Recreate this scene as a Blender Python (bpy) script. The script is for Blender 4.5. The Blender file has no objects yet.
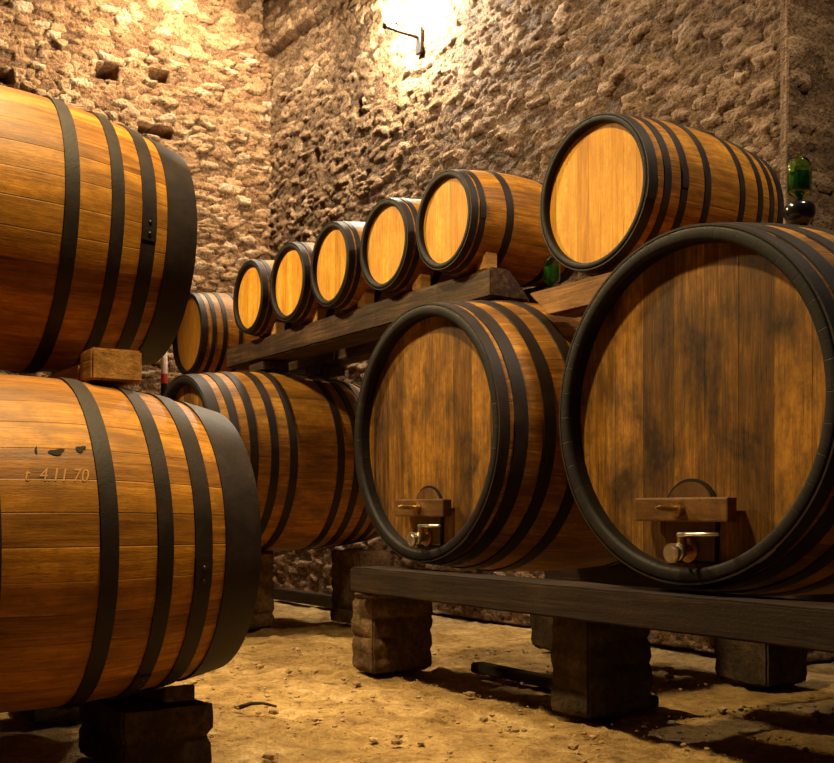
import bpy, bmesh, math, random
import numpy as np
from mathutils import Vector, Matrix, noise

random.seed(7)
PI = math.pi
SC = bpy.context.scene
COL = SC.collection

# ------------------------------------------------------------------ frame of the cellar
# s runs along the barrels' axes (away from the aisle), t along the row (towards the viewer)
PHI = math.radians(33.0)
CA, SA = math.cos(PHI), math.sin(PHI)
OX, OY = 0.018, 6.30


def P(s, t, z=0.0):
    return Vector((OX + CA * s + SA * t, OY + SA * s - CA * t, z))


# ------------------------------------------------------------------ object helpers
def tag(o, label=None, cat=None, group=None, kind=None):
    if label: o['label'] = label
    if cat: o['category'] = cat
    if group: o['group'] = group
    if kind: o['kind'] = kind
    return o


def empty(name, loc, rz=0.0):
    o = bpy.data.objects.new(name, None)
    o.empty_display_size = 0.1
    COL.objects.link(o)
    o.location = loc
    o.rotation_euler = (0, 0, rz)
    return o


def link(name, me, parent=None):
    o = bpy.data.objects.new(name, me)
    COL.objects.link(o)
    if parent is not None:
        o.parent = parent
    return o


def copy_tree(o, parent=None):
    c = o.copy()
    COL.objects.link(c)
    if parent is not None:
        c.parent = parent
    for ch in list(o.children):
        copy_tree(ch, c)
    return c


class MB:
    """collects vertices, faces, uvs and material slots for one mesh"""

    def __init__(self):
        self.v, self.f, self.uv, self.mi, self.sm = [], [], [], [], []

    def add(self, verts, faces, uvs=None, mi=0, smooth=True):
        b = len(self.v)
        self.v += [tuple(p) for p in verts]
        for k, f in enumerate(faces):
            self.f.append([i + b for i in f])
            self.uv.append(uvs[k] if uvs else [(0.0, 0.0)] * len(f))
            self.mi.append(mi)
            self.sm.append(smooth)

    def lathe(self, prof, n, mi=0, su=1.0, a0=0.0, a1=2 * PI, smooth=True, wob=None, axis='x'):
        """revolve (s, r) about the x axis; su = uv units round the full turn"""
        full = abs(a1 - a0 - 2 * PI) < 1e-6
        verts, faces, uvs = [], [], []
        m = len(prof)
        cols = n + 1
        for j in range(cols):
            a = a0 + (a1 - a0) * j / n
            for (s, r) in prof:
                rr = r * (wob(a) if wob else 1.0)
                if axis == 'x':
                    verts.append((s, rr * math.cos(a), rr * math.sin(a)))
                else:
                    verts.append((rr * math.cos(a), rr * math.sin(a), s))
        acc = [0.0]
        for i in range(1, m):
            acc.append(acc[-1] + math.hypot(prof[i][0] - prof[i - 1][0], prof[i][1] - prof[i - 1][1]))
        for j in range(n):
            j2 = (j + 1) % n if full else j + 1
            for i in range(m - 1):
                faces.append([j * m + i, j2 * m + i, j2 * m + i + 1, j * m + i + 1])
                u0, u1 = su * j / n, su * (j + 1) / n
                uvs.append([(u0, acc[i]), (u1, acc[i]), (u1, acc[i + 1]), (u0, acc[i + 1])])
        if full:
            verts = verts[:n * m]
        self.add(verts, faces, uvs, mi, smooth)

    def box(self, c, d, mi=0, rz=0.0, bev=0.0):
        cx, cy, cz = c
        hx, hy, hz = d[0] / 2, d[1] / 2, d[2] / 2
        bm = bmesh.new()
        bmesh.ops.create_cube(bm, size=1.0)
        for v in bm.verts:
            v.co = Vector((v.co.x * d[0], v.co.y * d[1], v.co.z * d[2]))
        if bev > 0:
            bmesh.ops.bevel(bm, geom=list(bm.edges), offset=bev, segments=2, affect='EDGES', profile=0.6)
        bm.verts.index_update()
        M = Matrix.Translation((cx, cy, cz)) @ Matrix.Rotation(rz, 4, 'Z')
        self.add([M @ v.co for v in bm.verts], [[v.index for v in f.verts] for f in bm.faces],
                 [[((M @ l.vert.co).y, (M @ l.vert.co).z) for l in f.loops] for f in bm.faces], mi, False)
        bm.free()

    def tube(self, pts, r, n=10, mi=0, cap=True, r2=None):
        pts = [Vector(p) for p in pts]
        verts, faces = [], []
        up = Vector((0.13, 0.21, 1)).normalized()
        for k, p in enumerate(pts):
            d = (pts[min(k + 1, len(pts) - 1)] - pts[max(k - 1, 0)]).normalized()
            if abs(d.dot(up)) > 0.95: up = Vector((1, 0.2, 0.1)).normalized()
            x = d.cross(up).normalized()
            y = d.cross(x).normalized()
            rr = r if r2 is None else r + (r2 - r) * k / (len(pts) - 1)
            for j in range(n):
                a = 2 * PI * j / n
                verts.append(p + x * rr * math.cos(a) + y * rr * math.sin(a))
        for k in range(len(pts) - 1):
            for j in range(n):
                j2 = (j + 1) % n
                faces.append([k * n + j, k * n + j2, (k + 1) * n + j2, (k + 1) * n + j])
        if cap:
            faces.append(list(range(n))[::-1])
            faces.append([(len(pts) - 1) * n + j for j in range(n)])
        self.add(verts, faces, None, mi)

    def mesh(self, name, mats):
        me = bpy.data.meshes.new(name)
        me.from_pydata(self.v, [], self.f)
        for m in mats:
            me.materials.append(m)
        me.polygons.foreach_set('material_index', self.mi)
        me.polygons.foreach_set('use_smooth', self.sm)
        uvl = me.uv_layers.new(name='UVMap')
        flat = [c for f in self.uv for q in f for c in q]
        uvl.data.foreach_set('uv', flat)
        me.update()
        bm = bmesh.new()
        bm.from_mesh(me)
        bmesh.ops.recalc_face_normals(bm, faces=bm.faces)
        bm.to_mesh(me)
        bm.free()
        return me


def sharp(me, deg=35):
    me.set_sharp_from_angle(angle=math.radians(deg))
    return me


# ------------------------------------------------------------------ materials
class NT:
    def __init__(self, name):
        self.m = bpy.data.materials.new(name)
        self.m.use_nodes = True
        self.t = self.m.node_tree
        self.b = self.t.nodes['Principled BSDF']

    def n(self, typ, **kw):
        nd = self.t.nodes.new(typ)
        ins = kw.pop('ins', {})
        for k, v in kw.items():
            setattr(nd, k, v)
        for k, v in ins.items():
            s = nd.inputs[k]
            if hasattr(v, 'is_output') or isinstance(v, bpy.types.NodeSocket):
                self.t.links.new(v, s)
            else:
                s.default_value = v
        return nd

    def math(self, op, a, b=0.0, c=0.0, clamp=False):
        nd = self.n('ShaderNodeMath', operation=op, use_clamp=clamp, ins={0: a, 1: b, 2: c})
        return nd.outputs[0]

    def noise(self, vec, scale, detail=4.0, rough=0.55, dist=0.0):
        nd = self.n('ShaderNodeTexNoise', ins={'Vector': vec, 'Scale': scale, 'Detail': detail,
                                               'Roughness': rough, 'Distortion': dist})
        return nd.outputs['Fac']

    def ramp(self, fac, stops):
        nd = self.n('ShaderNodeValToRGB', ins={'Fac': fac})
        cr = nd.color_ramp
        while len(cr.elements) < len(stops):
            cr.elements.new(0.5)
        for e, (p, c) in zip(cr.elements, stops):
            e.position = p
            e.color = (c[0], c[1], c[2], 1) if len(c) == 3 else c
        return nd.outputs['Color']

    def mix(self, fac, a, b, mode='MIX'):
        nd = self.n('ShaderNodeMix', data_type='RGBA', blend_type=mode)
        for i, v in ((0, fac), (6, a), (7, b)):
            if isinstance(v, bpy.types.NodeSocket):
                self.t.links.new(v, nd.inputs[i])
            elif i == 0:
                nd.inputs[i].default_value = v
            else:
                nd.inputs[i].default_value = (v[0], v[1], v[2], 1)
        return nd.outputs[2]

    def vec(self, x, y, z):
        nd = self.n('ShaderNodeCombineXYZ', ins={0: x, 1: y, 2: z})
        return nd.outputs[0]

    def sep(self, v):
        nd = self.n('ShaderNodeSeparateXYZ', ins={0: v})
        return nd.outputs

    def out(self, color, rough, height=None, strength=0.3, dist=0.01, **kw):
        def put(k, v):
            if isinstance(v, bpy.types.NodeSocket):
                self.t.links.new(v, self.b.inputs[k])
            elif isinstance(v, (tuple, list)):
                self.b.inputs[k].default_value = (v[0], v[1], v[2], 1)
            else:
                self.b.inputs[k].default_value = v
        put('Base Color', color)
        put('Roughness', rough)
        for k, v in kw.items():
            put(k, v)
        if height is not None:
            bp = self.n('ShaderNodeBump', ins={'Strength': strength, 'Distance': dist, 'Height': height})
            self.t.links.new(bp.outputs[0], self.b.inputs['Normal'])
        return self.m


def stave_wood(name, dark, mid, light, stain, stain_amt, stw, rough=0.5, joint=0.03, vary=0.35, streak=1.0, spec=0.35, bv=3.0):
    """wood laid in staves or boards: uv.x counts boards, uv.y is metres along the grain"""
    k = NT(name)
    uv = k.n('ShaderNodeUVMap', uv_map='UVMap').outputs[0]
    su = k.sep(uv)
    rnd = k.n('ShaderNodeObjectInfo').outputs['Random']
    off = k.math('MULTIPLY', rnd, 37.0)
    u = k.math('ADD', su[0], off)
    idx = k.math('FLOOR', su[0])
    wn = k.n('ShaderNodeTexWhiteNoise', noise_dimensions='2D', ins={'Vector': k.vec(idx, off, 0.0)}).outputs['Value']
    um = k.math('MULTIPLY', u, stw)
    sh = k.math('MULTIPLY', wn, 9.0)
    v = k.math('ADD', su[1], sh)
    g1 = k.noise(k.vec(k.math('MULTIPLY', um, 55.0), k.math('MULTIPLY', v, 3.4), sh), 1.0, 6.0, 0.66, 0.6)
    g2 = k.noise(k.vec(k.math('MULTIPLY', um, 210.0), k.math('MULTIPLY', v, 5.0), sh), 1.0, 3.0, 0.6)
    blot = k.noise(k.vec(k.math('MULTIPLY', um, 3.0 + 6.0 * streak), k.math('MULTIPLY', su[1], bv), off), 1.0, 5.0, 0.62, 0.3)
    pores = k.noise(k.vec(k.math('MULTIPLY', um, 300.0), k.math('MULTIPLY', v, 40.0), sh), 1.0, 2.0, 0.5)
    f = k.math('ADD', k.math('MULTIPLY', g1, 0.65), k.math('MULTIPLY', g2, 0.35))
    f = k.math('ADD', f, k.math('MULTIPLY', k.math('SUBTRACT', wn, 0.5), vary * 0.55))
    col = k.ramp(f, [(0.27, dark), (0.48, mid), (0.70, light)])
    st = k.ramp(blot, [(0.40, (0, 0, 0)), (0.66, (1, 1, 1))])
    col = k.mix(k.math('MULTIPLY', st, stain_amt), col, stain)
    mot = k.noise(k.vec(k.math('MULTIPLY', um, 34.0), k.math('MULTIPLY', su[1], 22.0), off), 1.0, 4.0, 0.65)
    col = k.mix(k.math('MULTIPLY', k.ramp(mot, [(0.46, (0, 0, 0)), (0.66, (1, 1, 1))]), 0.5), col, k.mix(0.55, stain, mid))
    pm = k.ramp(pores, [(0.30, (1, 1, 1)), (0.40, (0, 0, 0))])
    col = k.mix(k.math('MULTIPLY', pm, 0.35), col, dark)
    fr = k.math('FRACT', su[0])
    dj = k.math('MINIMUM', fr, k.math('SUBTRACT', 1.0, fr))
    jm = k.ramp(k.math('MULTIPLY', dj, 1.0 / max(joint, 1e-3)), [(0.0, (1, 1, 1)), (1.0, (0, 0, 0))])
    col = k.mix(k.math('MULTIPLY', jm, 0.28), col, (dark[0] * 0.35, dark[1] * 0.35, dark[2] * 0.35))
    h = k.math('SUBTRACT', k.math('ADD', k.math('MULTIPLY', f, 0.55), k.math('MULTIPLY', pores, 0.35)), k.math('MULTIPLY', jm, 0.8))
    rg = k.math('ADD', rough, k.math('MULTIPLY', k.math('SUBTRACT', g1, 0.5), 0.25))
    return k.out(col, rg, h, 0.5, 0.004, **{'Specular IOR Level': spec})


def timber(name, dark, mid, light, axis=1, rough=0.7, k1=1.0):
    k = NT(name)
    co = k.n('ShaderNodeTexCoord').outputs['Object']
    rnd = k.math('MULTIPLY', k.n('ShaderNodeObjectInfo').outputs['Random'], 31.0)
    s = k.sep(co)
    sc = [26.0, 26.0, 26.0]
    sc[axis] = 1.6
    v1 = k.vec(k.math('MULTIPLY_ADD', s[0], sc[0], rnd), k.math('MULTIPLY', s[1], sc[1]), k.math('MULTIPLY', s[2], sc[2]))
    g = k.noise(v1, k1, 5.0, 0.6, 0.5)
    b = k.noise(co, 3.5, 4.0, 0.6)
    f = k.math('ADD', k.math('MULTIPLY', g, 0.6), k.math('MULTIPLY', b, 0.4))
    col = k.ramp(f, [(0.33, dark), (0.5, mid), (0.66, light)])
    return k.out(col, rough, k.math('ADD', f, k.math('MULTIPLY', k.noise(co, 60.0), 0.25)), 0.7, 0.012, **{'Specular IOR Level': 0.25})


def iron(name, base, rust, rough=0.5, metal=0.35, rust_amt=0.6):
    k = NT(name)
    co = k.n('ShaderNodeTexCoord').outputs['Object']
    a = k.noise(co, 9.0, 6.0, 0.65)
    b = k.noise(co, 70.0, 4.0, 0.6)
    m = k.ramp(a, [(0.42, (0, 0, 0)), (0.68, (1, 1, 1))])
    col = k.mix(k.math('MULTIPLY', m, rust_amt), base, rust)
    r = k.math('ADD', rough - 0.12, k.math('MULTIPLY', a, 0.28))
    return k.out(col, r, k.math('ADD', k.math('MULTIPLY', a, 0.5), k.math('MULTIPLY', b, 0.5)), 0.45, 0.004,
                 **{'Metallic': metal, 'Specular IOR Level': 0.27})


def plain(name, col, rough=0.5, **kw):
    k = NT(name)
    co = k.n('ShaderNodeTexCoord').outputs['Object']
    a = k.noise(co, 30.0, 4.0)
    c = k.ramp(a, [(0.3, tuple(x * 0.75 for x in col)), (0.7, tuple(min(1, x * 1.15) for x in col))])
    return k.out(c, rough, a, 0.15, 0.002, **kw)


def stone_mat(name, cols, mortar, fine=1.0, bump=0.07):
    k = NT(name)
    at = k.n('ShaderNodeAttribute', attribute_name='stone')
    ch = k.n('ShaderNodeSeparateColor', ins={0: at.outputs['Color']}).outputs
    co = k.n('ShaderNodeTexCoord').outputs['Object']
    n1 = k.noise(co, 7.0 * fine, 6.0, 0.65)
    n2 = k.noise(co, 34.0 * fine, 5.0, 0.65)
    n3 = k.noise(co, 1.1, 4.0, 0.6)
    f = k.math('ADD', k.math('MULTIPLY', ch[0], 0.55), k.math('MULTIPLY', n1, 0.45))
    col = k.ramp(f, [(0.18, cols[0]), (0.42, cols[1]), (0.62, cols[2]), (0.85, cols[3])])
    mm = k.ramp(k.math('ADD', ch[1], k.math('MULTIPLY', k.math('SUBTRACT', n2, 0.5), 0.5)), [(0.15, (1, 1, 1)), (0.45, (0, 0, 0))])
    col = k.mix(k.math('MULTIPLY', mm, 0.8), col, mortar)
    sp = k.ramp(n2, [(0.32, (1, 1, 1)), (0.46, (0, 0, 0))])
    col = k.mix(k.math('MULTIPLY', sp, 0.75), col, tuple(c * 0.35 for c in cols[0]))
    n4 = k.noise(co, 90.0 * fine, 3.0, 0.6)
    col = k.mix(k.math('MULTIPLY', k.ramp(k.math('MULTIPLY_ADD', n4, 0.5, k.math('MULTIPLY', n2, 0.5)), [(0.54, (0, 0, 0)), (0.66, (1, 1, 1))]), 0.30), col, tuple(min(0.85, c * 1.6) for c in cols[3]))
    col = k.mix(k.math('MULTIPLY', k.ramp(n3, [(0.4, (0, 0, 0)), (0.65, (1, 1, 1))]), 0.35), col, cols[0])
    h = k.math('ADD', k.math('MULTIPLY', n1, 0.5), k.math('MULTIPLY', n2, 0.5))
    return k.out(col, 0.85, h, 1.0, bump, **{'Specular IOR Level': 0.2})


def masonry_mat(name, c0, c1, c2):
    k = NT(name)
    co = k.n('ShaderNodeTexCoord').outputs['Object']
    n1 = k.noise(co, 5.0, 6.0, 0.65)
    n2 = k.noise(co, 32.0, 5.0, 0.65)
    f = k.math('ADD', k.math('MULTIPLY', n1, 0.6), k.math('MULTIPLY', n2, 0.4))
    col = k.ramp(f, [(0.33, c0), (0.5, c1), (0.66, c2)])
    return k.out(col, 0.9, f, 0.9, 0.03, **{'Specular IOR Level': 0.2})


M = {}
M['stave'] = stave_wood('oak_staves', (0.085, 0.027, 0.004), (0.36, 0.145, 0.014), (0.66, 0.290, 0.028), (0.075, 0.026, 0.005), 0.60, 0.09, 0.50, spec=0.22)
M['stave_big'] = stave_wood('oak_staves_large', (0.075, 0.026, 0.005), (0.30, 0.125, 0.016), (0.58, 0.262, 0.030), (0.045, 0.020, 0.007), 0.65, 0.10, 0.52, spec=0.22)
M['head_new'] = stave_wood('pale_oak_head', (0.26, 0.095, 0.010), (0.57, 0.265, 0.026), (0.78, 0.43, 0.070), (0.32, 0.12, 0.012), 0.45, 0.07, 0.55, joint=0.02, vary=0.40, spec=0.2)
M['head_old'] = stave_wood('aged_oak_head', (0.035, 0.016, 0.006), (0.19, 0.082, 0.013), (0.47, 0.215, 0.030), (0.022, 0.013, 0.008), 0.95, 0.16, 0.55, joint=0.02, vary=0.6, streak=0.2, bv=2.2, spec=0.2)
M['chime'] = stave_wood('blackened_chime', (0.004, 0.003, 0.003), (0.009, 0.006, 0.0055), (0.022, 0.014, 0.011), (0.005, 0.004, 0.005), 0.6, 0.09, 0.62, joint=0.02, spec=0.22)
M['hatch'] = stave_wood('hatch_oak', (0.035, 0.015, 0.004), (0.13, 0.056, 0.011), (0.26, 0.12, 0.025), (0.025, 0.013, 0.008), 0.6, 0.3, 0.5, joint=0.001)
M['hoop'] = iron('hoop_iron', (0.013, 0.0072, 0.0068), (0.036, 0.020, 0.014), 0.56, 0.0)
M['rivet'] = iron('rivet_iron', (0.03, 0.026, 0.026), (0.07, 0.04, 0.025), 0.4, 0.5)
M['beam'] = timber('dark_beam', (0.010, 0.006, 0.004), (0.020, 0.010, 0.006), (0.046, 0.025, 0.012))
M['rail'] = timber('rail_timber', (0.012, 0.006, 0.004), (0.040, 0.020, 0.010), (0.115, 0.060, 0.027))
M['rail_new'] = timber('brown_rail', (0.07, 0.030, 0.008), (0.19, 0.085, 0.022), (0.32, 0.16, 0.045))
M['chock'] = timber('chock_wood', (0.14, 0.06, 0.014), (0.34, 0.16, 0.035), (0.50, 0.26, 0.07), axis=0)
M['chock_long'] = timber('orange_rail', (0.14, 0.06, 0.014), (0.34, 0.16, 0.035), (0.50, 0.26, 0.07))
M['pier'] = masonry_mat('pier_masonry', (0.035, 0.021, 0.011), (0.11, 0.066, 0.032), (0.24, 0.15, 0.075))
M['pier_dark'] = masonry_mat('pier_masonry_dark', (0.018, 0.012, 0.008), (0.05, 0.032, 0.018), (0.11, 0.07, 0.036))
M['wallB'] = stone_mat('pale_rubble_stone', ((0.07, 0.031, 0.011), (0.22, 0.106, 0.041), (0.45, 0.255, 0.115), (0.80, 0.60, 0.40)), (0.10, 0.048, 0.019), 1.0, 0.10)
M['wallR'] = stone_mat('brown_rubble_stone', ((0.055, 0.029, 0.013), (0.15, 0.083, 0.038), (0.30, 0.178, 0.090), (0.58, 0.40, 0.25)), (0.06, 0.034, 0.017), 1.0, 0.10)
M['chrome'] = plain('worn_chrome', (0.92, 0.86, 0.80), 0.33, Metallic=1.0)
M['brass'] = plain('old_brass', (0.52, 0.34, 0.12), 0.38, Metallic=1.0)
M['black_iron'] = iron('black_fittings', (0.012, 0.010, 0.010), (0.03, 0.02, 0.015), 0.45, 0.4)


def glass(name, col, rough=0.03):
    k = NT(name)
    return k.out(col, rough, None, **{'Transmission Weight': 1.0, 'IOR': 1.45})


M['glass'] = glass('green_glass', (0.62, 0.93, 0.42))
M['wine'] = plain('dark_liquid', (0.015, 0.11, 0.055), 0.08)
M['pot'] = plain('black_glaze', (0.008, 0.008, 0.011), 0.18)
M['knot'] = plain('knot_wood', (0.010, 0.006, 0.003), 0.9)
M['stamp'] = plain('stamped_wood', (0.44, 0.21, 0.035), 0.55)


def floor_mat():
    k = NT('earth_floor')
    co = k.n('ShaderNodeTexCoord').outputs['Object']
    n1 = k.noise(co, 2.2, 6.0, 0.65, 0.4)
    n2 = k.noise(co, 14.0, 6.0, 0.7)
    n3 = k.noise(co, 75.0, 4.0, 0.65)
    f = k.math('ADD', k.math('MULTIPLY', n1, 0.45), k.math('ADD', k.math('MULTIPLY', n2, 0.35), k.math('MULTIPLY', n3, 0.2)))
    col = k.ramp(f, [(0.36, (0.09, 0.046, 0.014)), (0.46, (0.30, 0.175, 0.058)), (0.56, (0.50, 0.32, 0.12)), (0.66, (0.74, 0.56, 0.32))])
    h = k.math('ADD', k.math('MULTIPLY', n2, 0.6), k.math('MULTIPLY', n3, 0.4))
    return k.out(col, 0.88, h, 1.0, 0.05, **{'Specular IOR Level': 0.25})


M['floor'] = floor_mat()

# ------------------------------------------------------------------ vectorised noise
def vnoise(x, y, seed=0):
    xi, yi = np.floor(x).astype(np.int64), np.floor(y).astype(np.int64)
    fx, fy = x - xi, y - yi
    fx, fy = fx * fx * (3 - 2 * fx), fy * fy * (3 - 2 * fy)

    def h(a, b):
        q = (a * 374761393 + b * 668265263 + seed * 974711) & 0x7fffffff
        q = ((q ^ (q >> 13)) * 1274126177) & 0x7fffffff
        return ((q ^ (q >> 16)) & 0xffff) / 65535.0
    return (h(xi, yi) * (1 - fx) + h(xi + 1, yi) * fx) * (1 - fy) + (h(xi, yi + 1) * (1 - fx) + h(xi + 1, yi + 1) * fx) * fy


def hash2(a, b, seed):
    q = (a * 374761393 + b * 668265263 + seed * 974711 + 13) & 0x7fffffff
    q = ((q ^ (q >> 13)) * 1274126177) & 0x7fffffff
    q = ((q ^ (q >> 15)) * 1103515245 + 12345) & 0x7fffffff
    return ((q ^ (q >> 16)) & 0xffff) / 65535.0


def fbm(x, y, seed=0, oct=4):
    a, s, f = 0.5, 0.0, 1.0
    for o in range(oct):
        s = s + a * vnoise(x * f, y * f, seed + o)
        a *= 0.5
        f *= 2.03
    return s


def smooth(a, b, x):
    t = np.clip((x - a) / (b - a), 0, 1)
    return t * t * (3 - 2 * t)


def grid_faces(nu, nv):
    i = np.arange(nu * nv).reshape(nu, nv)
    q = np.stack([i[:-1, :-1], i[1:, :-1], i[1:, 1:], i[:-1, 1:]], -1).reshape(-1, 4)
    return q


def stone_wall(name, a, b, height, res, mat, seed, cw=0.26, ch=0.13, relief=1.0, holes=(), ledge=None, thick=0.62, chaos=0.42, tail=None, head=None, dense=None):
    """rubble wall from floor point a to b (room side on the right hand of a->b), real relief"""
    a, b = Vector(a).to_2d(), Vector(b).to_2d()
    L = (b - a).length
    d = (b - a) / L
    nrm = Vector((d.y, -d.x))
    nu, nv = max(2, int(L / res) + 1), max(2, int(height / res) + 1)
    us = np.linspace(0, L, nu)
    if dense:
        us = np.concatenate([np.arange(0, dense[0], res * 5), np.arange(dense[0], dense[1], res), np.arange(dense[1], L - res, res * 5), [L]])
        nu = len(us)
    U, V = np.meshgrid(us, np.linspace(0, height, nv), indexing='ij')
    wu = U + (fbm(U * 3, V * 3, seed + 5, 3) - 0.45) * 0.16
    wv = V + (fbm(U * 2.2, V * 2.2, seed + 9, 3) - 0.45) * 0.13
    gu, gv = wu / cw, wv / ch
    F1 = np.full(U.shape, 9.0); F2 = np.full(U.shape, 9.0)
    R1 = np.zeros(U.shape); R2 = np.zeros(U.shape); R3 = np.zeros(U.shape)
    DU = np.zeros(U.shape); DV = np.zeros(U.shape)
    cv = np.floor(gv).astype(np.int64)
    for dj in (-1, 0, 1):
        row = cv + dj
        sh = hash2(row, row * 0 + 3, seed)
        cu = np.floor(gu + sh).astype(np.int64)
        for di in (-1, 0, 1, 2):
            cc = cu + di
            px = cc - sh + 0.5 + (hash2(cc, row, seed + 1) - 0.5) * 2 * chaos
            py = row + 0.5 + (hash2(cc, row, seed + 2) - 0.5) * 2 * chaos
            du, dv = gu - px, gv - py
            ds = np.sqrt(du * du + dv * dv)
            near = ds < F1
            F2 = np.where(near, F1, np.minimum(F2, ds))
            F1 = np.where(near, ds, F1)
            R1 = np.where(near, hash2(cc, row, seed + 3), R1)
            R2 = np.where(near, hash2(cc, row, seed + 4), R2)
            R3 = np.where(near, hash2(cc, row, seed + 6), R3)
            DU = np.where(near, du, DU); DV = np.where(near, dv, DV)
    e = smooth(0.0, 0.15, F2 - F1 + (fbm(U * 14, V * 14, seed + 60, 2) - 0.4) * 0.25)
    H = e * (0.022 + 0.05 * R1 * R1) + e * ((R2 - 0.5) * DU * 0.06 + (R3 - 0.5) * DV * 0.07)
    H = H + (fbm(U * 8, V * 14, seed + 20, 4) - 0.45) * 0.045 + (fbm(U * 1.3, V * 1.3, seed + 30, 2) - 0.4) * 0.06
    H = H * relief
    for (hu, hz, hw, hh) in holes:
        m = (smooth(hw / 2 + 0.02, hw / 2 - 0.02, np.abs(U - hu)) * smooth(hh / 2 + 0.02, hh / 2 - 0.02, np.abs(V - hz)))
        H = H * (1 - m) - 0.45 * m
    if ledge:
        H = H + 0.10 * smooth(ledge - 0.03, ledge + 0.03, V + (fbm(U * 3, V * 0, seed + 40, 2) - 0.4) * 0.06)
    if tail is not None:
        m = smooth(0.05, 0.0, L - U)
        H = H * (1 - m) + (tail + (vnoise(V * 9, V * 0, 77) - 0.5) * 0.03) * m
    if head is not None:
        m = smooth(0.05, 0.0, U)
        H = H * (1 - m) + (head + (vnoise(V * 9, V * 0, 77) - 0.5) * 0.03) * m
    X = a.x + d.x * U + nrm.x * H
    Y = a.y + d.y * U + nrm.y * H
    verts = np.stack([X, Y, V], -1).reshape(-1, 3)
    faces = grid_faces(nu, nv)
    # solid back so the wall has thickness
    base = len(verts)
    back = []
    for (uu, vv) in ((0, 0), (L, 0), (L, height), (0, height)):
        back.append((a.x + d.x * uu - nrm.x * thick, a.y + d.y * uu - nrm.y * thick, vv))
    verts = np.concatenate([verts, np.array(back)])
    me = bpy.data.meshes.new(name)
    fl = [tuple(f) for f in faces]
    i = np.arange(nu * nv).reshape(nu, nv)
    fl.append((base, base + 3, base + 2, base + 1))
    fl.append(tuple(i[::-1, 0]) + (base, base + 1))
    fl.append(tuple(i[:, -1]) + (base + 2, base + 3))
    fl.append(tuple(i[0, :]) + (base + 3, base))
    fl.append(tuple(i[-1, ::-1]) + (base + 1, base + 2))
    me.from_pydata(verts.tolist(), [], fl)
    me.materials.append(mat)
    sm = np.ones(len(me.polygons), dtype=bool)
    sm[-5:] = False
    me.polygons.foreach_set('use_smooth', sm)
    at = me.color_attributes.new('stone', 'FLOAT_COLOR', 'POINT')
    colr = np.zeros((len(verts), 4), dtype=np.float32)
    colr[:nu * nv, 0] = R1.reshape(-1) * 0.6 + R3.reshape(-1) * 0.4
    colr[:nu * nv, 1] = e.reshape(-1)
    colr[nu * nv:, 0] = 0.5
    colr[nu * nv:, 1] = 1
    colr[:, 3] = 1
    at.data.foreach_set('color', colr.reshape(-1))
    me.update()
    o = link(name, me)
    o['kind'] = 'structure'
    return o


# ------------------------------------------------------------------ the shell
HW = 7.9
SW = 2.5                    # plane of the wall behind the barrels
TB, TC = -7.25, 0.63       # back corner, projecting corner
SL, TF = -5.2, 9.0          # side wall on the left, wall behind the viewer
SAL = 4.3                   # back of the recess on the right


def uB(s):                  # distance along the back wall measured from its left end
    return s - SL


# back wall runs from the left corner (s = SL) to the right corner (s = SW)
hl = [(uB(SW - 2.08), 6.04, 0.24, 0.15), (uB(SW - 1.46), 6.13, 0.22, 0.12), (uB(SW - 1.50), 5.47, 0.40, 0.09), (uB(SW - 3.2), 5.75, 0.14, 0.12)]
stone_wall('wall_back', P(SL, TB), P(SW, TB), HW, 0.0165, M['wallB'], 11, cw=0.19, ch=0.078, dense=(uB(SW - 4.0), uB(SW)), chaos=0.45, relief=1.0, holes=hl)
hr = [(1.95 + 0.3, 5.35, 0.13, 0.16), (1.25, 5.1, 0.10, 0.16)]
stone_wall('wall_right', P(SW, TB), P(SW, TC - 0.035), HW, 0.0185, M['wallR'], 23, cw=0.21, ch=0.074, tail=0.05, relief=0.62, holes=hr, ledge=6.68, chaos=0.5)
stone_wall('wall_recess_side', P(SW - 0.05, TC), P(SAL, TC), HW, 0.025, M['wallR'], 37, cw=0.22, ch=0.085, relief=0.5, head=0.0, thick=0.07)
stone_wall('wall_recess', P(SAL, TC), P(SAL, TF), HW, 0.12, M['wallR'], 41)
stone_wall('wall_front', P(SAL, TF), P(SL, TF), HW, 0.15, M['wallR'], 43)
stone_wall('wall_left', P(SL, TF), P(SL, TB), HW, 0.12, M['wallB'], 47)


def slab(name, z0, z1, mat):
    mb = MB()
    s0, s1, t0, t1 = SL - 0.3, SAL + 0.3, TB - 0.3, TF + 0.3
    c = [P(s0, t0), P(s1, t0), P(s1, t1), P(s0, t1)]
    vs = [(p.x, p.y, z0) for p in c] + [(p.x, p.y, z1) for p in c]
    mb.add(vs, [[0, 1, 2, 3], [4, 7, 6, 5], [0, 4, 5, 1], [1, 5, 6, 2], [2, 6, 7, 3], [3, 7, 4, 0]], None, 0, False)
    o = link(name, mb.mesh(name, [mat]))
    o['kind'] = 'structure'
    return o


slab('ceiling', HW - 0.05, HW + 0.2, M['pier'])


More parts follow.
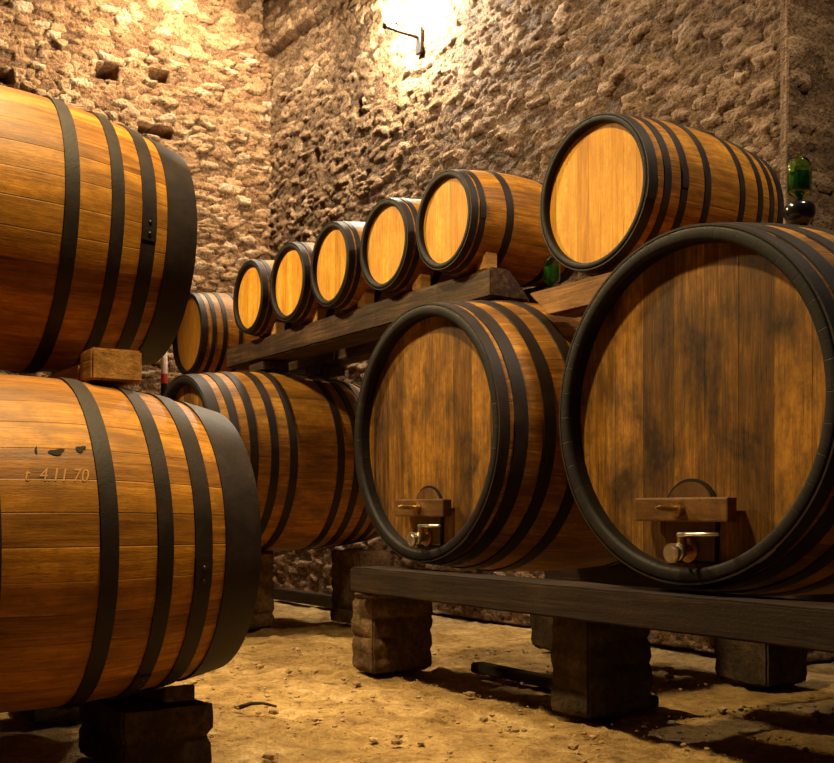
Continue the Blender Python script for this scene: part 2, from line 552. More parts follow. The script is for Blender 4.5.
def make_floor():
    res = 0.035
    s0, s1, t0, t1 = SL, SAL, TB, TF
    nu, nv = int((s1 - s0) / res) + 1, int((t1 - t0) / res) + 1
    U, V = np.meshgrid(np.linspace(s0, s1, nu), np.linspace(t0, t1, nv), indexing='ij')
    H = (fbm(U * 1.7, V * 1.7, 3, 3) - 0.875) * 0.05 + (fbm(U * 9, V * 9, 8, 3) - 0.6) * 0.036
    H = H + 0.03 * smooth(0.5, 0.75, fbm(U * 6, V * 6, 15, 3)) + (fbm(U * 22, V * 22, 18, 2) - 0.4) * 0.020
    X = OX + CA * U + SA * V
    Y = OY + SA * U - CA * V
    verts = np.stack([X, Y, np.minimum(H, 0.012)], -1).reshape(-1, 3)
    me = bpy.data.meshes.new('floor')
    f = [tuple(q)[::-1] for q in grid_faces(nu, nv)]
    i = np.arange(nu * nv).reshape(nu, nv)
    base = len(verts)
    c = [P(s0, t0), P(s1, t0), P(s1, t1), P(s0, t1)]
    verts = np.concatenate([verts, np.array([(p.x, p.y, -0.3) for p in c])])
    f.append((base, base + 1, base + 2, base + 3))
    f.append(tuple(i[:, 0]) + (base + 1, base))
    f.append(tuple(i[::-1, -1]) + (base + 3, base + 2))
    f.append(tuple(i[::-1, :][-1, ::-1]) + (base, base + 3))
    f.append(tuple(i[-1, :]) + (base + 2, base + 1))
    me.from_pydata(verts.tolist(), [], f)
    me.materials.append(M['floor'])
    sm = np.ones(len(me.polygons), dtype=bool)
    sm[-5:] = False
    me.polygons.foreach_set('use_smooth', sm)
    me.update()
    o = link('floor', me)
    o['kind'] = 'structure'


make_floor()

# ------------------------------------------------------------------ barrels
NSEG = 96


def rad(s, L, Rh, Rb):
    q = abs(2 * s / L - 1)
    return Rb - (Rb - Rh) * q ** 2.0


def barrel(name, L, Rh, Rb, hoops, end_w, thk, rec, m_stave, m_head, nst=30, board=0.1, fittings=False, seed=0, nail=False):
    """barrel lying along local x; the empty sits under the middle of the belly"""
    rng = random.Random(seed)
    root = empty(name, (0, 0, 0))
    x0 = -L / 2

    def place(o):
        o.location = (x0, 0, Rb)
        return o
    c = 0.035
    stagger = [1.0 + rng.uniform(-0.0025, 0.0025) for _ in range(nst)]
    # staves
    n = nst * 5
    prof = [(c + (L - 2 * c) * i / 28, rad(c + (L - 2 * c) * i / 28, L, Rh, Rb)) for i in range(29)]

    def wob(a):
        q = (a / (2 * PI) * nst) % 1.0
        k = int(a / (2 * PI) * nst + 1e-6) % nst
        return stagger[k] - (0.0010 if (q < 0.05 or q > 0.95) else 0.0)
    mb = MB()
    mb.lathe(prof, n, 0, nst, wob=wob)
    place(link('staves', mb.mesh('staves', [m_stave]), root))
    for end in (0, 1):
        def X(s): return s if end == 0 else L - s
        r0 = rad(0, L, Rh, Rb)
        rc = rad(c, L, Rh, Rb)
        mb = MB()
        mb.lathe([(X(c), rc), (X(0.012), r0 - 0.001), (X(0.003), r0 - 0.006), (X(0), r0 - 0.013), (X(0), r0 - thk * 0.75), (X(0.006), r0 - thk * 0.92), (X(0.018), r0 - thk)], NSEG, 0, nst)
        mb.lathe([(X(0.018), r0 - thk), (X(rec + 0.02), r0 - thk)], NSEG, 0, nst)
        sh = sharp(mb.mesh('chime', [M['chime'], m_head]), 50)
        place(link('chime', sh, root))
        # head boards
        mb = MB()
        rr = r0 - thk + 0.003
        vs, fs, uvs = [(X(rec), 0, 0)], [], []
        rings = 6
        for k in range(1, rings + 1):
            for j in range(NSEG):
                a = 2 * PI * j / NSEG
                q = rr * k / rings
                vs.append((X(rec), q * math.cos(a), q * math.sin(a)))
        for j in range(NSEG):
            fs.append([0, 1 + j, 1 + (j + 1) % NSEG])
        for k in range(rings - 1):
            for j in range(NSEG):
                j2 = (j + 1) % NSEG
                fs.append([1 + k * NSEG + j, 1 + (k + 1) * NSEG + j, 1 + (k + 1) * NSEG + j2, 1 + k * NSEG + j2])
        uvs = [[(vs[i][1] / board + 20.37, vs[i][2]) for i in f] for f in fs]
        mb.add(vs, fs, uvs, 0, False)
        place(link('head', mb.mesh('head', [m_head]), root))
        # hoops
        for hi, (hc, hw) in enumerate([(end_w / 2 + 0.004, end_w)] + list(hoops)):
            a, b = hc - hw / 2, hc + hw / 2
            tk = 0.0055 if Rb < 0.5 else 0.008
            pts = [a + (b - a) * i / 4 for i in range(5)]
            outer = [(X(s), rad(s, L, Rh, Rb) + tk) for s in pts]
            prof = [(X(a), rad(a, L, Rh, Rb) - 0.001)] + outer + [(X(b), rad(b, L, Rh, Rb) - 0.001)]
            mb = MB()
            mb.lathe(prof, NSEG, 0, 1.0)
            # overlapped joint with rivets
            ja = rng.uniform(0, 2 * PI)
            lap = [(X(s), rad(s, L, Rh, Rb) + tk + 0.004) for s in pts]
            mb.lathe([(X(a), rad(a, L, Rh, Rb))] + lap + [(X(b), rad(b, L, Rh, Rb))], 8, 0, 1.0, a0=ja, a1=ja + 0.11 / Rb)
            hp = place(link('hoop', sharp(mb.mesh('hoop', [M['hoop']]), 40), root))
            if nail:
                for ra in (ja + 0.03 / Rb, ja + 0.08 / Rb):
                    rv = MB()
                    rm = rad(hc, L, Rh, Rb) + tk + 0.004
                    e1 = Vector((0, -math.sin(ra), math.cos(ra)))
                    er = Vector((0, math.cos(ra), math.sin(ra)))
                    ctr = Vector((X(hc), 0, 0)) + er * rm
                    vs, fs = [], []
                    for (q, hh) in ((0.009, 0.0), (0.007, 0.004), (0.0005, 0.006)):
                        for j in range(8):
                            g = 2 * PI * j / 8
                            vs.append(ctr + Vector((1, 0, 0)) * q * math.cos(g) + e1 * q * math.sin(g) + er * hh)
                    for k in range(2):
                        for j in range(8):
                            fs.append([k * 8 + j, k * 8 + (j + 1) % 8, (k + 1) * 8 + (j + 1) % 8, (k + 1) * 8 + j])
                    rv.add(vs, fs)
                    link('rivet', rv.mesh('rivet', [M['rivet']]), hp)
    if fittings:
        tap_fittings(root, x0 + rec, Rb)
    return root


def tap_fittings(root, xh, zc):
    """arched hatch, cross bar with its bolt, and the tap on a cask head (outside is -x)"""
    # hatch with an arched top
    w, top, bot = 0.145, -0.30, -0.655
    out = [(-w * 0.95, bot), (w * 0.95, bot)]
    for i in range(17):
        a = PI * i / 16
        out.append((w * math.cos(a), top - w + w * math.sin(a)))
    mb = MB()
    for inset, xa, xb, mi in ((0.0, 0.0, -0.012, 1), (0.014, -0.012, -0.020, 0)):
        ring = []
        cz = sum(p[1] for p in out) / len(out)
        for (y, z) in out:
            q = Vector((y, z - cz))
            q = q * (1 - inset / max(q.length, 1e-4))
            ring.append((q.x, q.y + cz))
        nn = len(ring)
        vs = [(xa, y, z) for (y, z) in ring] + [(xb, y, z) for (y, z) in ring]
        fs = [[i, (i + 1) % nn, nn + (i + 1) % nn, nn + i] for i in range(nn)] + [[nn + i for i in range(nn)]]
        uv = [[(0.5 + vs[i][1] * 0.4, vs[i][2]) for i in f] for f in fs]
        mb.add(vs, fs, uv, mi, False)
    h = link('hatch', mb.mesh('hatch', [M['hatch'], M['chime']]), root)
    h.location = (xh, 0, zc)
    # cross bar
    mb = MB()
    mb.box((-0.055, 0, -0.43), (0.06, 0.50, 0.100), 0, 0, 0.008)
    for i in range(len(mb.uv)):
        mb.uv[i] = [(0.5 + z * 0.8, y) for (y, z) in mb.uv[i]]
    cb = link('cross_bar', mb.mesh('cross_bar', [M['hatch']]), root)
    cb.location = (xh, 0, zc)
    mb = MB()
    mb.tube([(-0.085, 0.0, -0.43), (-0.20, 0.0, -0.425)], 0.013, 12)
    mb.tube([(-0.088, 0.0, -0.43), (-0.112, 0.0, -0.43)], 0.034, 6)
    mb.tube([(-0.20, 0.0, -0.425), (-0.225, 0.0, -0.424)], 0.013, 12, 0, True, 0.004)
    link('bolt', sharp(mb.mesh('bolt', [M['brass']]), 35), cb)
    # tap
    tap = MB()
    tap.tube([(-0.015, 0, -0.60), (-0.03, 0, -0.60)], 0.052, 20)
    tap.tube([(-0.03, 0, -0.60), (-0.09, 0, -0.60)], 0.026, 16)
    tap.tube([(-0.065, 0, -0.60), (-0.065, 0, -0.545)], 0.020, 14)
    tb = link('tap', sharp(tap.mesh('tap', [M['brass']]), 35), root)
    tb.location = (xh, 0, zc)
    sp = MB()
    sp.tube([(-0.085, 0, -0.605), (-0.100, 0, -0.606)], 0.037, 22)
    sp.tube([(-0.098, 0, -0.606), (-0.122, 0, -0.610)], 0.032, 22)
    sp.tube([(-0.120, 0, -0.610), (-0.134, 0, -0.611)], 0.041, 22)
    sp.tube([(-0.132, 0, -0.611), (-0.138, 0, -0.611)], 0.028, 22)
    link('spout', sharp(sp.mesh('spout', [M['chrome']]), 35), tb)
    lv = MB()
    lv.tube([(-0.065, 0.02, -0.535), (-0.065, -0.06, -0.533), (-0.065, -0.19, -0.530)], 0.011, 12, 0, True, 0.008)
    link('lever', lv.mesh('lever', [M['chrome']]), tb)


def put(root, s, t, zc, L, Rb, yaw=0.0, pitch=0.0):
    """place a barrel so that its front head centre lies at (s, t, zc)"""
    p = P(s, t)
    a = PHI + yaw
    h = L / 2 - Rb * math.sin(pitch)
    root.location = (p.x + math.cos(a) * h, p.y + math.sin(a) * h, zc - Rb * math.cos(pitch))
    root.rotation_euler = (0, pitch, a)


# the two big casks on the bench
LA, RAh, RAb = 1.85, 0.735, 0.82
big = barrel('wine_cask', LA, RAh, RAb, [(0.135, 0.080), (0.310, 0.075), (0.510, 0.075)], 0.062, 0.060, 0.075, M['stave_big'], M['head_old'], 38, 0.17, True, 1)
put(big, -0.055, 2.060, 1.432, LA, RAb, math.radians(2.2))
tag(big, 'largest wine cask at the right, dark streaked head with chrome tap, on the low bench', 'barrel', 'big casks with taps on the bench')
mid = copy_tree(big)
put(mid, 0.0, -0.008, 1.442, LA, RAb, math.radians(0.8))
tag(mid, 'big wine cask with tap in the middle, on the left end of the low bench', 'barrel', 'big casks with taps on the bench')

# third cask of the row, further down the aisle
L3, R3h, R3b = 1.75, 0.685, 0.765
far = barrel('wine_cask', L3, R3h, R3b, [(0.19, 0.065), (0.33, 0.065), (0.50, 0.065), (0.66, 0.065)], 0.09, 0.06, 0.07, M['stave_big'], M['head_old'], 36, 0.16, False, 2)
put(far, -0.18, -3.335, 1.415, L3, R3b)
tag(far, 'big shaded cask behind the left stack, below the far end of the rail', 'barrel')

# the small barrels on the rail
LC, RCh, RCb = 0.92, 0.297, 0.343
small = barrel('small_barrel', LC, RCh, RCb, [(0.082, 0.036), (0.27, 0.05)], 0.046, 0.036, 0.035, M['stave'], M['head_new'], 26, 0.085, False, 3)
smalls = [small] + [copy_tree(small) for _ in range(4)]
slabel = ['small barrel at the near end of the long rail, largest and closest of the five',
          'small barrel on the long rail, second from its near end',
          'small barrel in the middle of the five on the long rail',
          'small barrel on the long rail, second from its far end',
          'small barrel at the far end of the long rail, smallest looking of the five']
tpos = []
for i, o in enumerate(smalls):
    t = -0.311 - 0.727 * i
    tpos.append(t)
    put(o, 0.366 + (0.0, 0.01, -0.01, 0.008, 0.0)[i], t, 2.792, LC, RCb, math.radians((0, 1.0, -0.8, 0.6, 0.0)[i]))
    tag(o, slabel[i], 'barrel', 'small barrels on the rail')

# barrel above the two big casks
kB = 0.862
kR = 0.962
LB, RBh, RBb = 1.26 * kB, 0.479 * kB * kR, 0.532 * kB * kR
top = barrel('wine_barrel', LB, RBh, RBb, [(0.15 * kB, 0.05 * kB), (0.28 * kB, 0.05 * kB), (0.47 * kB, 0.05 * kB)], 0.068 * kB, 0.036, 0.04, M['stave'], M['head_new'], 28, 0.085, False, 4)
put(top, 0.450, 0.948, 2.668, LB, RBb, math.radians(2.2))
tag(top, 'medium barrel with bright yellow head, propped between and above the two big tapped casks', 'barrel')

# barrel beyond the far end of the rail
k6 = 0.78
L6, R6h, R6b = 1.2 * k6, 0.479 * k6, 0.535 * k6
rear = barrel('wine_barrel', L6, R6h, R6b, [(0.15 * k6, 0.05 * k6), (0.28 * k6, 0.05 * k6), (0.47 * k6, 0.05 * k6)], 0.068 * k6, 0.035, 0.04, M['stave'], M['head_new'], 26, 0.08, False, 5)
put(rear, 0.305, -4.45, 2.64, L6, R6b)
tag(rear, 'farthest barrel, half hidden beyond the far end of the long rail', 'barrel')

# left row: lower barrel, a second one hidden behind it and the upper barrel nested above
LD, RDh, RDb = 1.54, 0.508, 0.608
hoopsD = [(0.243, 0.066), (0.388, 0.056), (0.585, 0.060)]
low = barrel('wine_barrel', LD, RDh, RDb, hoopsD, 0.15, 0.05, 0.06, M['stave'], M['head_new'], 34, 0.1, False, 6, True)
SE, TE = -1.755, 1.123
put(low, SE - LD, TE, 0.880, LD, RDb)
tag(low, 'lower barrel of the left foreground stack, with stamped number and dark knots', 'barrel', 'barrels stacked at the left')
low2 = copy_tree(low)
put(low2, SE - LD, TE - 1.30, 0.88, LD, RDb)
tag(low2, 'barrel hidden behind the lower barrel of the left foreground stack', 'barrel', 'barrels stacked at the left')
kU = 0.935
LU, RUb, RUh = LD * kU, RDb * kU * 1.012, RDh * kU * 0.975
up = barrel('wine_barrel', LU, RUh, RUb, [(a * kU, b * kU) for a, b in hoopsD], 0.15 * kU, 0.05, 0.06, M['stave'], M['head_new'], 32, 0.1, False, 8, True)
put(up, SE + 0.028 - LU, TE - 0.645, 2.166, LU, RUb, 0.0, math.radians(2.5))
tag(up, 'upper barrel of the left foreground stack, cut off by the left picture edge', 'barrel', 'barrels stacked at the left')


def on_stave(root_L, Rh, Rb, s_from_end, a, off):
    """point on the belly of a left-stack barrel in its own frame (a = angle from the near side upwards)"""
    s = root_L - s_from_end
    r = rad(s, root_L, Rh, Rb) + off
    return Vector((s - root_L / 2, -r * math.cos(a), Rb + r * math.sin(a)))


def stamp(root):
    cu = bpy.data.curves.new('stamp', 'FONT')
    cu.body = 't  4.11 70'
    cu.size = 0.066
    cu.shear = 0.3
    cu.resolution_u = 3
    tmp = bpy.data.objects.new('stamp_tmp', cu)
    COL.objects.link(tmp)
    dg = bpy.context.evaluated_depsgraph_get()
    me = bpy.data.meshes.new_from_object(tmp.evaluated_get(dg))
    bpy.data.objects.remove(tmp)
    bm = bmesh.new()
    bm.from_mesh(me)
    bmesh.ops.triangulate(bm, faces=bm.faces)
    a0 = math.radians(20.5)
    for v in bm.verts:
        p = on_stave(LD, RDh, RDb, 0.85 - v.co.x * 0.80, a0 + v.co.y / RDb, 0.0022)
        v.co = p
    bm.to_mesh(me)
    bm.free()
    me.materials.clear()
    me.materials.append(M['stamp'])
    o = link('stamped_number', me, root)
    o['label'] = 'stamped number'
    for (se, deg, w, h) in ((0.735, 30.5, 0.05, 0.017), (0.655, 32.0, 0.033, 0.017), (0.80, 31.0, 0.008, 0.02)):
        mb = MB()
        vs = [on_stave(LD, RDh, RDb, se, math.radians(deg), 0.003)]
        for j in range(16):
            g = 2 * PI * j / 16
            q = 1 + 0.25 * math.sin(3 * g + se * 9)
            vs.append(on_stave(LD, RDh, RDb, se + w / 2 * math.cos(g) * q, math.radians(deg) + h / RDb * math.sin(g) * q * 0.7 - math.cos(g) * 0.008, 0.0025))
        mb.add(vs, [[0, 1 + j, 1 + (j + 1) % 16] for j in range(16)])
        k = link('knot', mb.mesh('knot', [M['knot']]), root)
        k['label'] = 'dark knot'


stamp(low)

# ------------------------------------------------------------------ timber and masonry supports
def rough_box(name, size, mat, amp=0.008, res=0.05, course=0.0, seed=0, prof=None, ends=(0, 0)):
    """box of real roughness standing on z = 0 in local axes; prof optionally gives the (x, z) outline swept along y"""
    sx, sy, sz = size
    bm = bmesh.new()
    bmesh.ops.create_cube(bm, size=1.0)
    for v in bm.verts:
        v.co = Vector((v.co.x * sx, v.co.y * sy, (v.co.z + 0.5) * sz))
        if prof:
            # widen or narrow with height and slant
            k = v.co.z / sz
            x = v.co.x / sx + 0.5
            lo, hi = prof(k)
            v.co.x = lo + (hi - lo) * x
        if v.co.y > 0: v.co.y -= ends[1] * (1 - v.co.z / sz)
        else: v.co.y += ends[0] * (1 - v.co.z / sz)
    bmesh.ops.bevel(bm, geom=list(bm.edges), offset=min(0.012, amp * 1.6 + 0.003), segments=2, affect='EDGES')
    big_e = True
    for _ in range(7):
        es = [e for e in bm.edges if e.calc_length() > res * 1.5]
        if not es: break
        bmesh.ops.subdivide_edges(bm, edges=es, cuts=1, use_grid_fill=True)
    bmesh.ops.triangulate(bm, faces=[f for f in bm.faces if len(f.verts) > 4])
    bm.normal_update()
    off = Vector((seed * 7.3, seed * 3.1, seed * 1.7))
    moves = []
    for v in bm.verts:
        n = v.normal
        d = noise.noise(v.co * 5 + off) * amp + noise.noise(v.co * 17 + off) * amp * 0.6
        if course and abs(n.z) < 0.8:
            q = (v.co.z / course + 0.12 * noise.noise(v.co * 3 + off)) % 1.0
            dj = min(q, 1 - q) * course
            d -= 0.022 * max(0.0, 1 - dj / 0.022)
            row = math.floor(v.co.z / course)
            d += 0.016 * noise.noise(Vector((row * 9.7, v.co.x * 2.5, v.co.y * 2.5)) + off)
        moves.append(n * d)
    for v, m in zip(bm.verts, moves):
        v.co += m
        if v.co.z < 0.0: v.co.z = 0.0
    me = bpy.data.meshes.new(name)
    bm.to_mesh(me)
    bm.free()
    for p in me.polygons: p.use_smooth = True
    sharp(me, 40)
    me.materials.append(mat)
    return me


def prop(name, me, s, t, z, label, cat, group=None, yaw=0.0):
    o = link(name, me)
    o.location = P(s, t, z)
    o.rotation_euler = (0, 0, PHI + yaw)
    return tag(o, label, cat, group)


# bench of the big casks: front and rear beam on stone piers
BT, BB = 0.652, 0.500
fl = 4.4
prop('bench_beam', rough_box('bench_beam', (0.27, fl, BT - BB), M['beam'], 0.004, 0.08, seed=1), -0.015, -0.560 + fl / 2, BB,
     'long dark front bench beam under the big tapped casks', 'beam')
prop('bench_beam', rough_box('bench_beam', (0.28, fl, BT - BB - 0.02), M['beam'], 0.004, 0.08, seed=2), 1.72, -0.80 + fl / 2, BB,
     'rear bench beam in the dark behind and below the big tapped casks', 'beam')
pa = rough_box('stone_pier', (0.44, 0.27, BB), M['pier'], 0.010, 0.03, course=0.115, seed=3)
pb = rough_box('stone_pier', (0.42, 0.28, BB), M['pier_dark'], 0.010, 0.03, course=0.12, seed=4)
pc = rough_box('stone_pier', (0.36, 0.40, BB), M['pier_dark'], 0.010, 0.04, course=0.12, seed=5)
GP = 'stone piers carrying the bench'
prop('stone_pier', pa, 0.14, -0.535, 0, 'stone pier under the left end of the front bench beam', 'pier', GP)
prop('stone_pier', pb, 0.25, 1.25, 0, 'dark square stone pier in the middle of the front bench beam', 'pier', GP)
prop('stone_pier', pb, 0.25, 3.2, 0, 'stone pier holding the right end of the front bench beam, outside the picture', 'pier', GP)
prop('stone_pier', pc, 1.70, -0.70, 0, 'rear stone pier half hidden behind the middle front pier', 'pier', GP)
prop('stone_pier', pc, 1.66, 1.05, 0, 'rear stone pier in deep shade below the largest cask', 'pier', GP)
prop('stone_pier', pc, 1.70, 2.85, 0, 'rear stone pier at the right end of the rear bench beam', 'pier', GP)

# piers of the third cask
pd = rough_box('stone_pier', (0.34, 0.50, 0.64), M['pier'], 0.014, 0.03, course=0.13, seed=6)
prop('stone_pier', pd, 0.42, -3.40, 0, 'stacked stone pier under the shaded far cask, beside the left barrel', 'pier', 'piers of the far cask')
prop('stone_pier', pd, 1.42, -3.13, 0, 'rear stone pier below the back half of the shaded far cask', 'pier', 'piers of the far cask')
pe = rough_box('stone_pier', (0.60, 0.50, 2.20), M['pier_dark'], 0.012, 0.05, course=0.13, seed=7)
prop('stone_pier', pe, 0.80, -4.50, 0, 'tall stone pier carrying the farthest barrel behind the shaded cask', 'pier')
prop('floor_timber', rough_box('floor_timber', (0.14, 1.9, 0.12), M['beam'], 0.004, 0.08, seed=8), 1.95, -5.0, 0,
     'low dark timber lying on the floor in the gloom behind the far cask pier', 'timber')
prop('floor_strip', rough_box('floor_strip', (0.10, 1.5, 0.06), M['beam'], 0.003, 0.07, seed=9), 0.55, 0.55, 0,  # narrow dark strip along the floor under the bench
     'narrow dark strip lying on the floor between the front piers under the bench', 'board')

# long rail of the small barrels: hewn, its back face slopes
RT, RB_ = 2.452, 2.272
rl = 3.95
rp = lambda k: (-0.15, 0.16 - 0.17 * k)
prop('rail', rough_box('rail', (0.3, rl, RT - RB_), M['rail'], 0.007, 0.07, seed=10, prof=rp), 0.62, 0.05 - rl / 2, RB_,
     'long dark hewn rail carrying the five small barrels', 'rail')
prop('rail', rough_box('rail', (0.22, rl, RT - RB_), M['rail'], 0.007, 0.08, seed=11), 1.17, -0.10 - rl / 2, RB_,
     'rear rail hidden under the backs of the five small barrels', 'rail')
pk = rough_box('packing_block', (0.24, 0.30, 0.080), M['rail'], 0.002, 0.08, seed=12)
prop('packing_block', pk, 0.62, -3.335, 2.188, 'dark packing block between far shaded cask and long rail', 'block')
prop('packing_block', pk, 1.17, -3.335, 2.188, 'packing block between far shaded cask and hidden rear rail', 'block')

# short beams bridging the big casks under the medium barrel
st_, sb_ = 2.228, 2.078
br = rough_box('cross_beam', (0.20, 1.20, st_ - sb_), M['rail_new'], 0.003, 0.06, seed=13, ends=(0.17, 0.17))
prop('cross_beam', br, 0.56, 1.02, sb_, 'short brown beam bridging the big tapped casks under the medium barrel', 'beam', 'beams under the medium barrel')
prop('cross_beam', br, 1.33, 1.02, sb_, 'rear bridging beam hidden beneath the back of the medium barrel', 'beam', 'beams under the medium barrel')

# stack on the left: stone block, rails and chocks
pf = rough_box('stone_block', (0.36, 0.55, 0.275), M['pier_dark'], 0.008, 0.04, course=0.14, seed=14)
GB = 'stone blocks under the left stack'
prop('stone_block', pf, SE - 0.245, TE - 0.05, 0, 'dark stone block under the right end of the lower left barrel', 'block', GB)
prop('stone_block', pf, SE - 1.28, TE - 0.05, 0, 'stone block under the left end of the lower left barrel, outside the picture', 'block', GB)
prop('stone_block', pf, SE - 0.245, TE - 1.35, 0, 'stone block under the barrel hidden behind the lower left barrel, right end', 'block', GB)
prop('stone_block', pf, SE - 1.28, TE - 1.35, 0, 'stone block under the barrel hidden behind the lower left barrel, left end', 'block', GB)
rtop = 1.553
rs = rough_box('stack_rail', (0.19, 1.40, 0.072), M['chock_long'], 0.003, 0.06, seed=15)
prop('stack_rail', rs, SE - 0.42, TE - 0.70, rtop - 0.072, 'timber rail between the left stacked barrels, behind the orange-brown block', 'rail', 'rails in the left stack')
prop('stack_rail', rs, SE - 1.285, TE - 0.70, rtop - 0.072, 'second rail between the left stacked barrels, outside the picture', 'rail', 'rails in the left stack')

prop('wood_block', rough_box('wood_block', (0.19, 0.15, 0.118), M['chock_long'], 0.003, 0.04, seed=21), SE - 0.42, TE + 0.085, 1.478,
     'orange-brown wooden block between the upper and lower left barrels', 'block')


def wedge(name, wx, wy, h0, h1, mat):
    """chock whose top slopes from h0 at +y to h1 at -y"""
    mb = MB()
    x, y = wx / 2, wy / 2
    vs = [(-x, -y, 0), (x, -y, 0), (x, y, 0), (-x, y, 0), (-x, -y, h1), (x, -y, h1), (x, y, h0), (-x, y, h0)]
    mb.add(vs, [[0, 3, 2, 1], [4, 5, 6, 7], [0, 1, 5, 4], [1, 2, 6, 5], [2, 3, 7, 6], [3, 0, 4, 7]], None, 0, False)
    me = mb.mesh(name, [mat])
    bm = bmesh.new()
    bm.from_mesh(me)
    bmesh.ops.bevel(bm, geom=list(bm.edges), offset=0.005, segments=2, affect='EDGES')
    bm.to_mesh(me)
    bm.free()
    return me


wk = wedge('chock', 0.085, 0.10, 0.045, 0.105, M['chock'])
clab = ['lit wooden chock at the foot of the nearest small barrel on the long rail',
        'wooden chock right of the second small barrel from the near end of the rail',
        'wooden chock right of the middle small barrel on the rail',
        'wooden chock right of the second small barrel from the far end of the rail',
        'wooden chock right of the farthest small barrel on the rail']
for i, t in enumerate(tpos):
    prop('chock', wk, 0.535, t + 0.235, RT + 0.002, clab[i], 'chock', 'chocks on the long rail')
wl = wedge('chock', 0.12, 0.11, 0.022, 0.062, M['rail'])
prop('chock', wl, SE - 0.20, TE + 0.165, 0.281, 'dark wooden wedge on the stone block under the lower left barrel', 'chock')

# ------------------------------------------------------------------ topping-up bottles on the bungs
def topping_bottle(loc, label, k=1.0):
    root = empty('topping_bottle', loc)
    tag(root, label, 'bottle', 'green topping bottles')

    def lat(prof, name, mat, n=32):
        mb = MB()
        mb.lathe([(z * k, r * k) for z, r in prof], n, 0, 1.0, axis='z')
        return link(name, mb.mesh(name, [mat]), root)
    lat([(0.0, 0.001), (0.0, 0.038), (0.012, 0.048), (0.05, 0.068), (0.080, 0.068), (0.097, 0.056), (0.104, 0.040), (0.100, 0.034), (0.06, 0.03), (0.055, 0.001)], 'pot', M['pot'])
    outer = [(0.090, 0.014), (0.118, 0.015), (0.130, 0.024), (0.142, 0.044), (0.155, 0.051), (0.25, 0.052), (0.272, 0.049), (0.292, 0.038), (0.302, 0.022), (0.306, 0.014), (0.318, 0.015), (0.324, 0.009), (0.326, 0.0008)]
    inner = [(0.300, 0.0008), (0.296, 0.020), (0.288, 0.034), (0.270, 0.046), (0.25, 0.049), (0.156, 0.048), (0.145, 0.041), (0.132, 0.021), (0.118, 0.0115), (0.092, 0.0108), (0.090, 0.014)]
    lat(outer + inner, 'glass_body', M['glass'])
    lat([(0.094, 0.0008), (0.094, 0.0102), (0.118, 0.0108), (0.133, 0.0205), (0.146, 0.0405), (0.157, 0.0472), (0.232, 0.0478), (0.234, 0.0470), (0.234, 0.0008)], 'liquid', M['wine'])
    return root


def top_z(zc, L, Rh, Rb, s, dt):
    return zc + math.sqrt(rad(s, L, Rh, Rb) ** 2 - dt * dt)


topping_bottle(P(0.59, 2.15, top_z(1.432, LA, RAh, RAb, 0.70, 0.095) + 0.009), 'bright green bottle upside down in a black pot on top of the largest cask')
topping_bottle(P(0.92, 0.075, top_z(1.442, LA, RAh, RAb, 0.92, 0.075) + 0.004), 'dark green bottle in the shadow between the nearest small barrel and the medium barrel')

# ------------------------------------------------------------------ wall lamp, pole and litter
TL = -4.19
lamp = empty('wall_lamp', P(SW - 0.08, TL + 0.42, 5.66), PHI)
tag(lamp, 'glaring round lamp on an iron arm high on the right stone wall', 'lamp')
mb = MB()
mb.box((0.03, 0, -0.03), (0.03, 0.10, 0.26), 0, 0, 0.006)
link('wall_plate', mb.mesh('wall_plate', [M['black_iron']]), lamp)
mb = MB()
mb.tube([(0.02, 0, 0.0), (-0.17, 0, 0.005), (-0.36, 0, 0.02)], 0.016, 10)
mb.tube([(-0.36, 0, 0.0), (-0.36, 0, 0.07)], 0.022, 10)
link('arm', mb.mesh('arm', [M['rail']]), lamp)
kk = NT('lamp_glow')
kk.out((1, 1, 1), 0.4, None, **{'Emission Color': (1.0, 0.88, 0.66), 'Emission Strength': 1600.0})
mb = MB()
mb.lathe([(0.03 + 0.0, 0.03), (0.05, 0.045)], 20, 1, axis='z')
mb.lathe([(0.05 + 0.11 * (1 - math.cos(PI * i / 14)), max(0.0008, 0.11 * math.sin(PI * i / 14))) for i in range(15)], 24, 0, axis='z')
gl = link('globe', mb.mesh('globe', [kk.m, M['black_iron']]), lamp)
gl.location = (-0.26, 0, 0.02)

mb = MB()
mb.lathe([(0, 0.03), (0.02, 0.034), (2.30, 0.034)], 16, 1, axis='z')
mb.lathe([(2.30, 0.034), (2.40, 0.034)], 16, 2, axis='z')
mb.lathe([(2.40, 0.034), (3.0, 0.034), (3.01, 0.02), (3.012, 0.001)], 16, 0, axis='z')
po = link('pole', mb.mesh('pole', [plain('white_paint', (0.72, 0.55, 0.45), 0.5), M['black_iron'], plain('red_paint', (0.50, 0.04, 0.02), 0.45)]))
po.location = (-2.60, 11.25, 0)
tag(po, 'red and white pole seen in the gap left of the farthest barrel', 'pole')

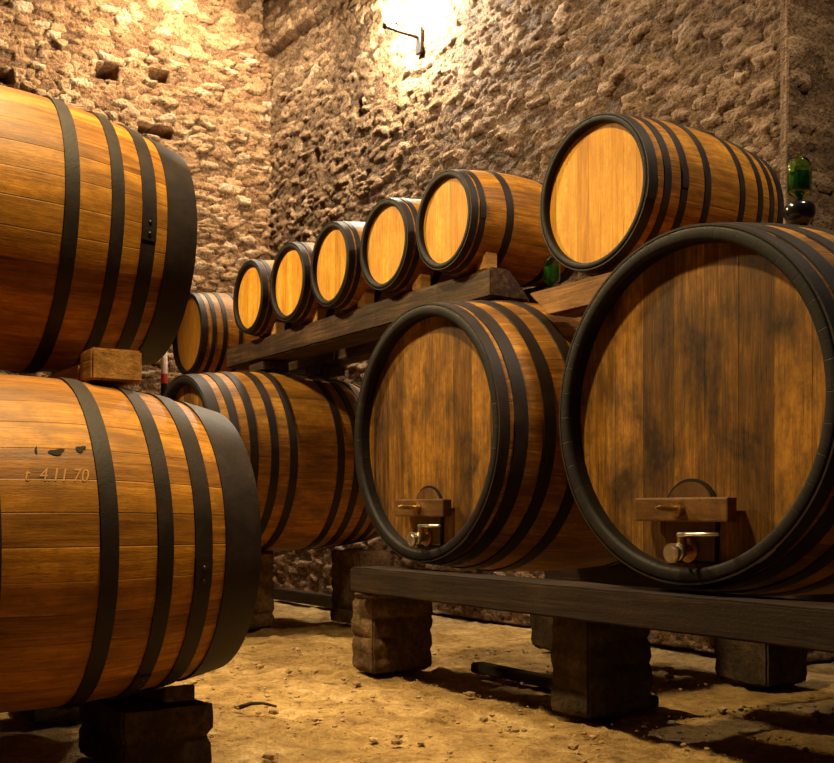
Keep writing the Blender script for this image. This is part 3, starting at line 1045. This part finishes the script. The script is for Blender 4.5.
# a twig and pale crumbs of mortar in the aisle
mb = MB()
mb.tube([(-0.09, 0.0, 0.012), (-0.03, 0.015, 0.03), (0.03, 0.0, 0.034), (0.10, -0.015, 0.02)], 0.012, 8, 0, True, 0.006)
tw = link('twig', mb.mesh('twig', [M['rail']]))
tw.location = (-0.80, 5.47, 0.0)
tag(tw, 'short crooked piece of dark wood lying on the aisle floor', 'twig')
rng = random.Random(5)
mb = MB()
for i in range(2200):
    x, y = rng.uniform(-1.6, 3.0), rng.uniform(3.6, 8.0)
    q = Vector((x - OX, y - OY))
    t = q.x * SA - q.y * CA
    s = q.x * CA + q.y * SA
    if not (-1.7 < s < 1.5) or (s > -0.14 and (abs(t + 0.535) < 0.2 or abs(t - 1.25) < 0.2 or t > 2.9 or t < -3.0)): continue
    r = 0.004 + 0.014 * rng.random() ** 4
    if rng.random() < 0.03: r = 0.02 + 0.015 * rng.random()
    bm = bmesh.new()
    bmesh.ops.create_icosphere(bm, subdivisions=1, radius=r)
    o3 = Vector((i * 1.3, i * 0.7, 0))
    vs = [Vector((v.co.x * (1 + 0.5 * noise.noise(v.co * 60 + o3)), v.co.y * (1 + 0.5 * noise.noise(v.co * 70 + o3)), v.co.z * 0.6)) + Vector((x, y, 0.0)) for v in bm.verts]
    bm.verts.index_update()
    mb.add(vs, [[v.index for v in f.verts] for f in bm.faces], None, 0, False)
    bm.free()
cr = link('floor_crumbs', mb.mesh('floor_crumbs', [masonry_mat('crumb_stone', (0.14, 0.08, 0.03), (0.34, 0.22, 0.10), (0.58, 0.44, 0.26))]))
tag(cr, 'pale crumbs of stone and mortar scattered over the earth floor', 'rubble', None, 'stuff')

# ------------------------------------------------------------------ light
w = bpy.data.worlds.new('World')
SC.world = w
w.use_nodes = True
w.node_tree.nodes['Background'].inputs[0].default_value = (0.35, 0.40, 0.75, 1)
w.node_tree.nodes['Background'].inputs[1].default_value = 0.004


def spot(name, loc, aim, power, color, angle, blend=0.6, size=0.15):
    l = bpy.data.lights.new(name, 'SPOT')
    l.energy = power
    l.color = color
    l.spot_size = math.radians(angle)
    l.spot_blend = blend
    l.shadow_soft_size = size
    o = bpy.data.objects.new(name, l)
    COL.objects.link(o)
    o.location = loc
    o.rotation_euler = (Vector(aim) - Vector(loc)).to_track_quat('-Z', 'Y').to_euler()
    return o


WARM = (1.0, 0.74, 0.35)
PALE = (1.0, 0.84, 0.60)
spot('right_lamp', P(-1.6, 3.1, 7.2), P(-2.4, 1.1, 1.6), 2500, WARM, 44, 0.9, 0.18)
spot('main_lamp', P(-2.5, 0.4, 5.8), P(-0.5, 0.9, 1.0), 1450, WARM, 82, 0.9, 0.15)
spot('aisle_lamp', P(-2.1, -3.0, 4.6), P(0.1, -1.4, 1.6), 900, WARM, 115, 0.9, 0.15)
spot('back_flood', P(1.3, -5.7, 7.6), P(0.6, TB, 4.0), 1550, PALE, 140, 0.8, 0.15)
spot('wall_fill', P(-0.4, -1.8, 7.4), P(SW, -1.0, 4.2), 1250, PALE, 110, 0.8, 0.10)  # unseen spot added to brighten the right wall and rake its relief
spot('recess_fill', P(1.3, 3.4, 7.0), P(1.6, 1.0, 2.6), 1000, PALE, 75, 0.9, 0.15)  # added fill without a fixture, lightens recess wall, bottle and barrel tops

# ------------------------------------------------------------------ camera
cam = bpy.data.cameras.new('camera')
cam.sensor_width = 36.0
cam.sensor_fit = 'HORIZONTAL'
cam.lens = 1094.0 / 834.0 * 36.0
cam.shift_y = (510.0 - 381.5) / 834.0
cam.clip_end = 60
co = bpy.data.objects.new('camera', cam)
COL.objects.link(co)
co.location = (0, 0, 1.0)
co.rotation_euler = (PI / 2, 0, 0)
SC.camera = co

SC.view_settings.view_transform = 'Standard'
SC.view_settings.look = 'None'
SC.view_settings.gamma = 1.0
SC.view_settings.use_curve_mapping = False
SC.view_settings.exposure = 0.0
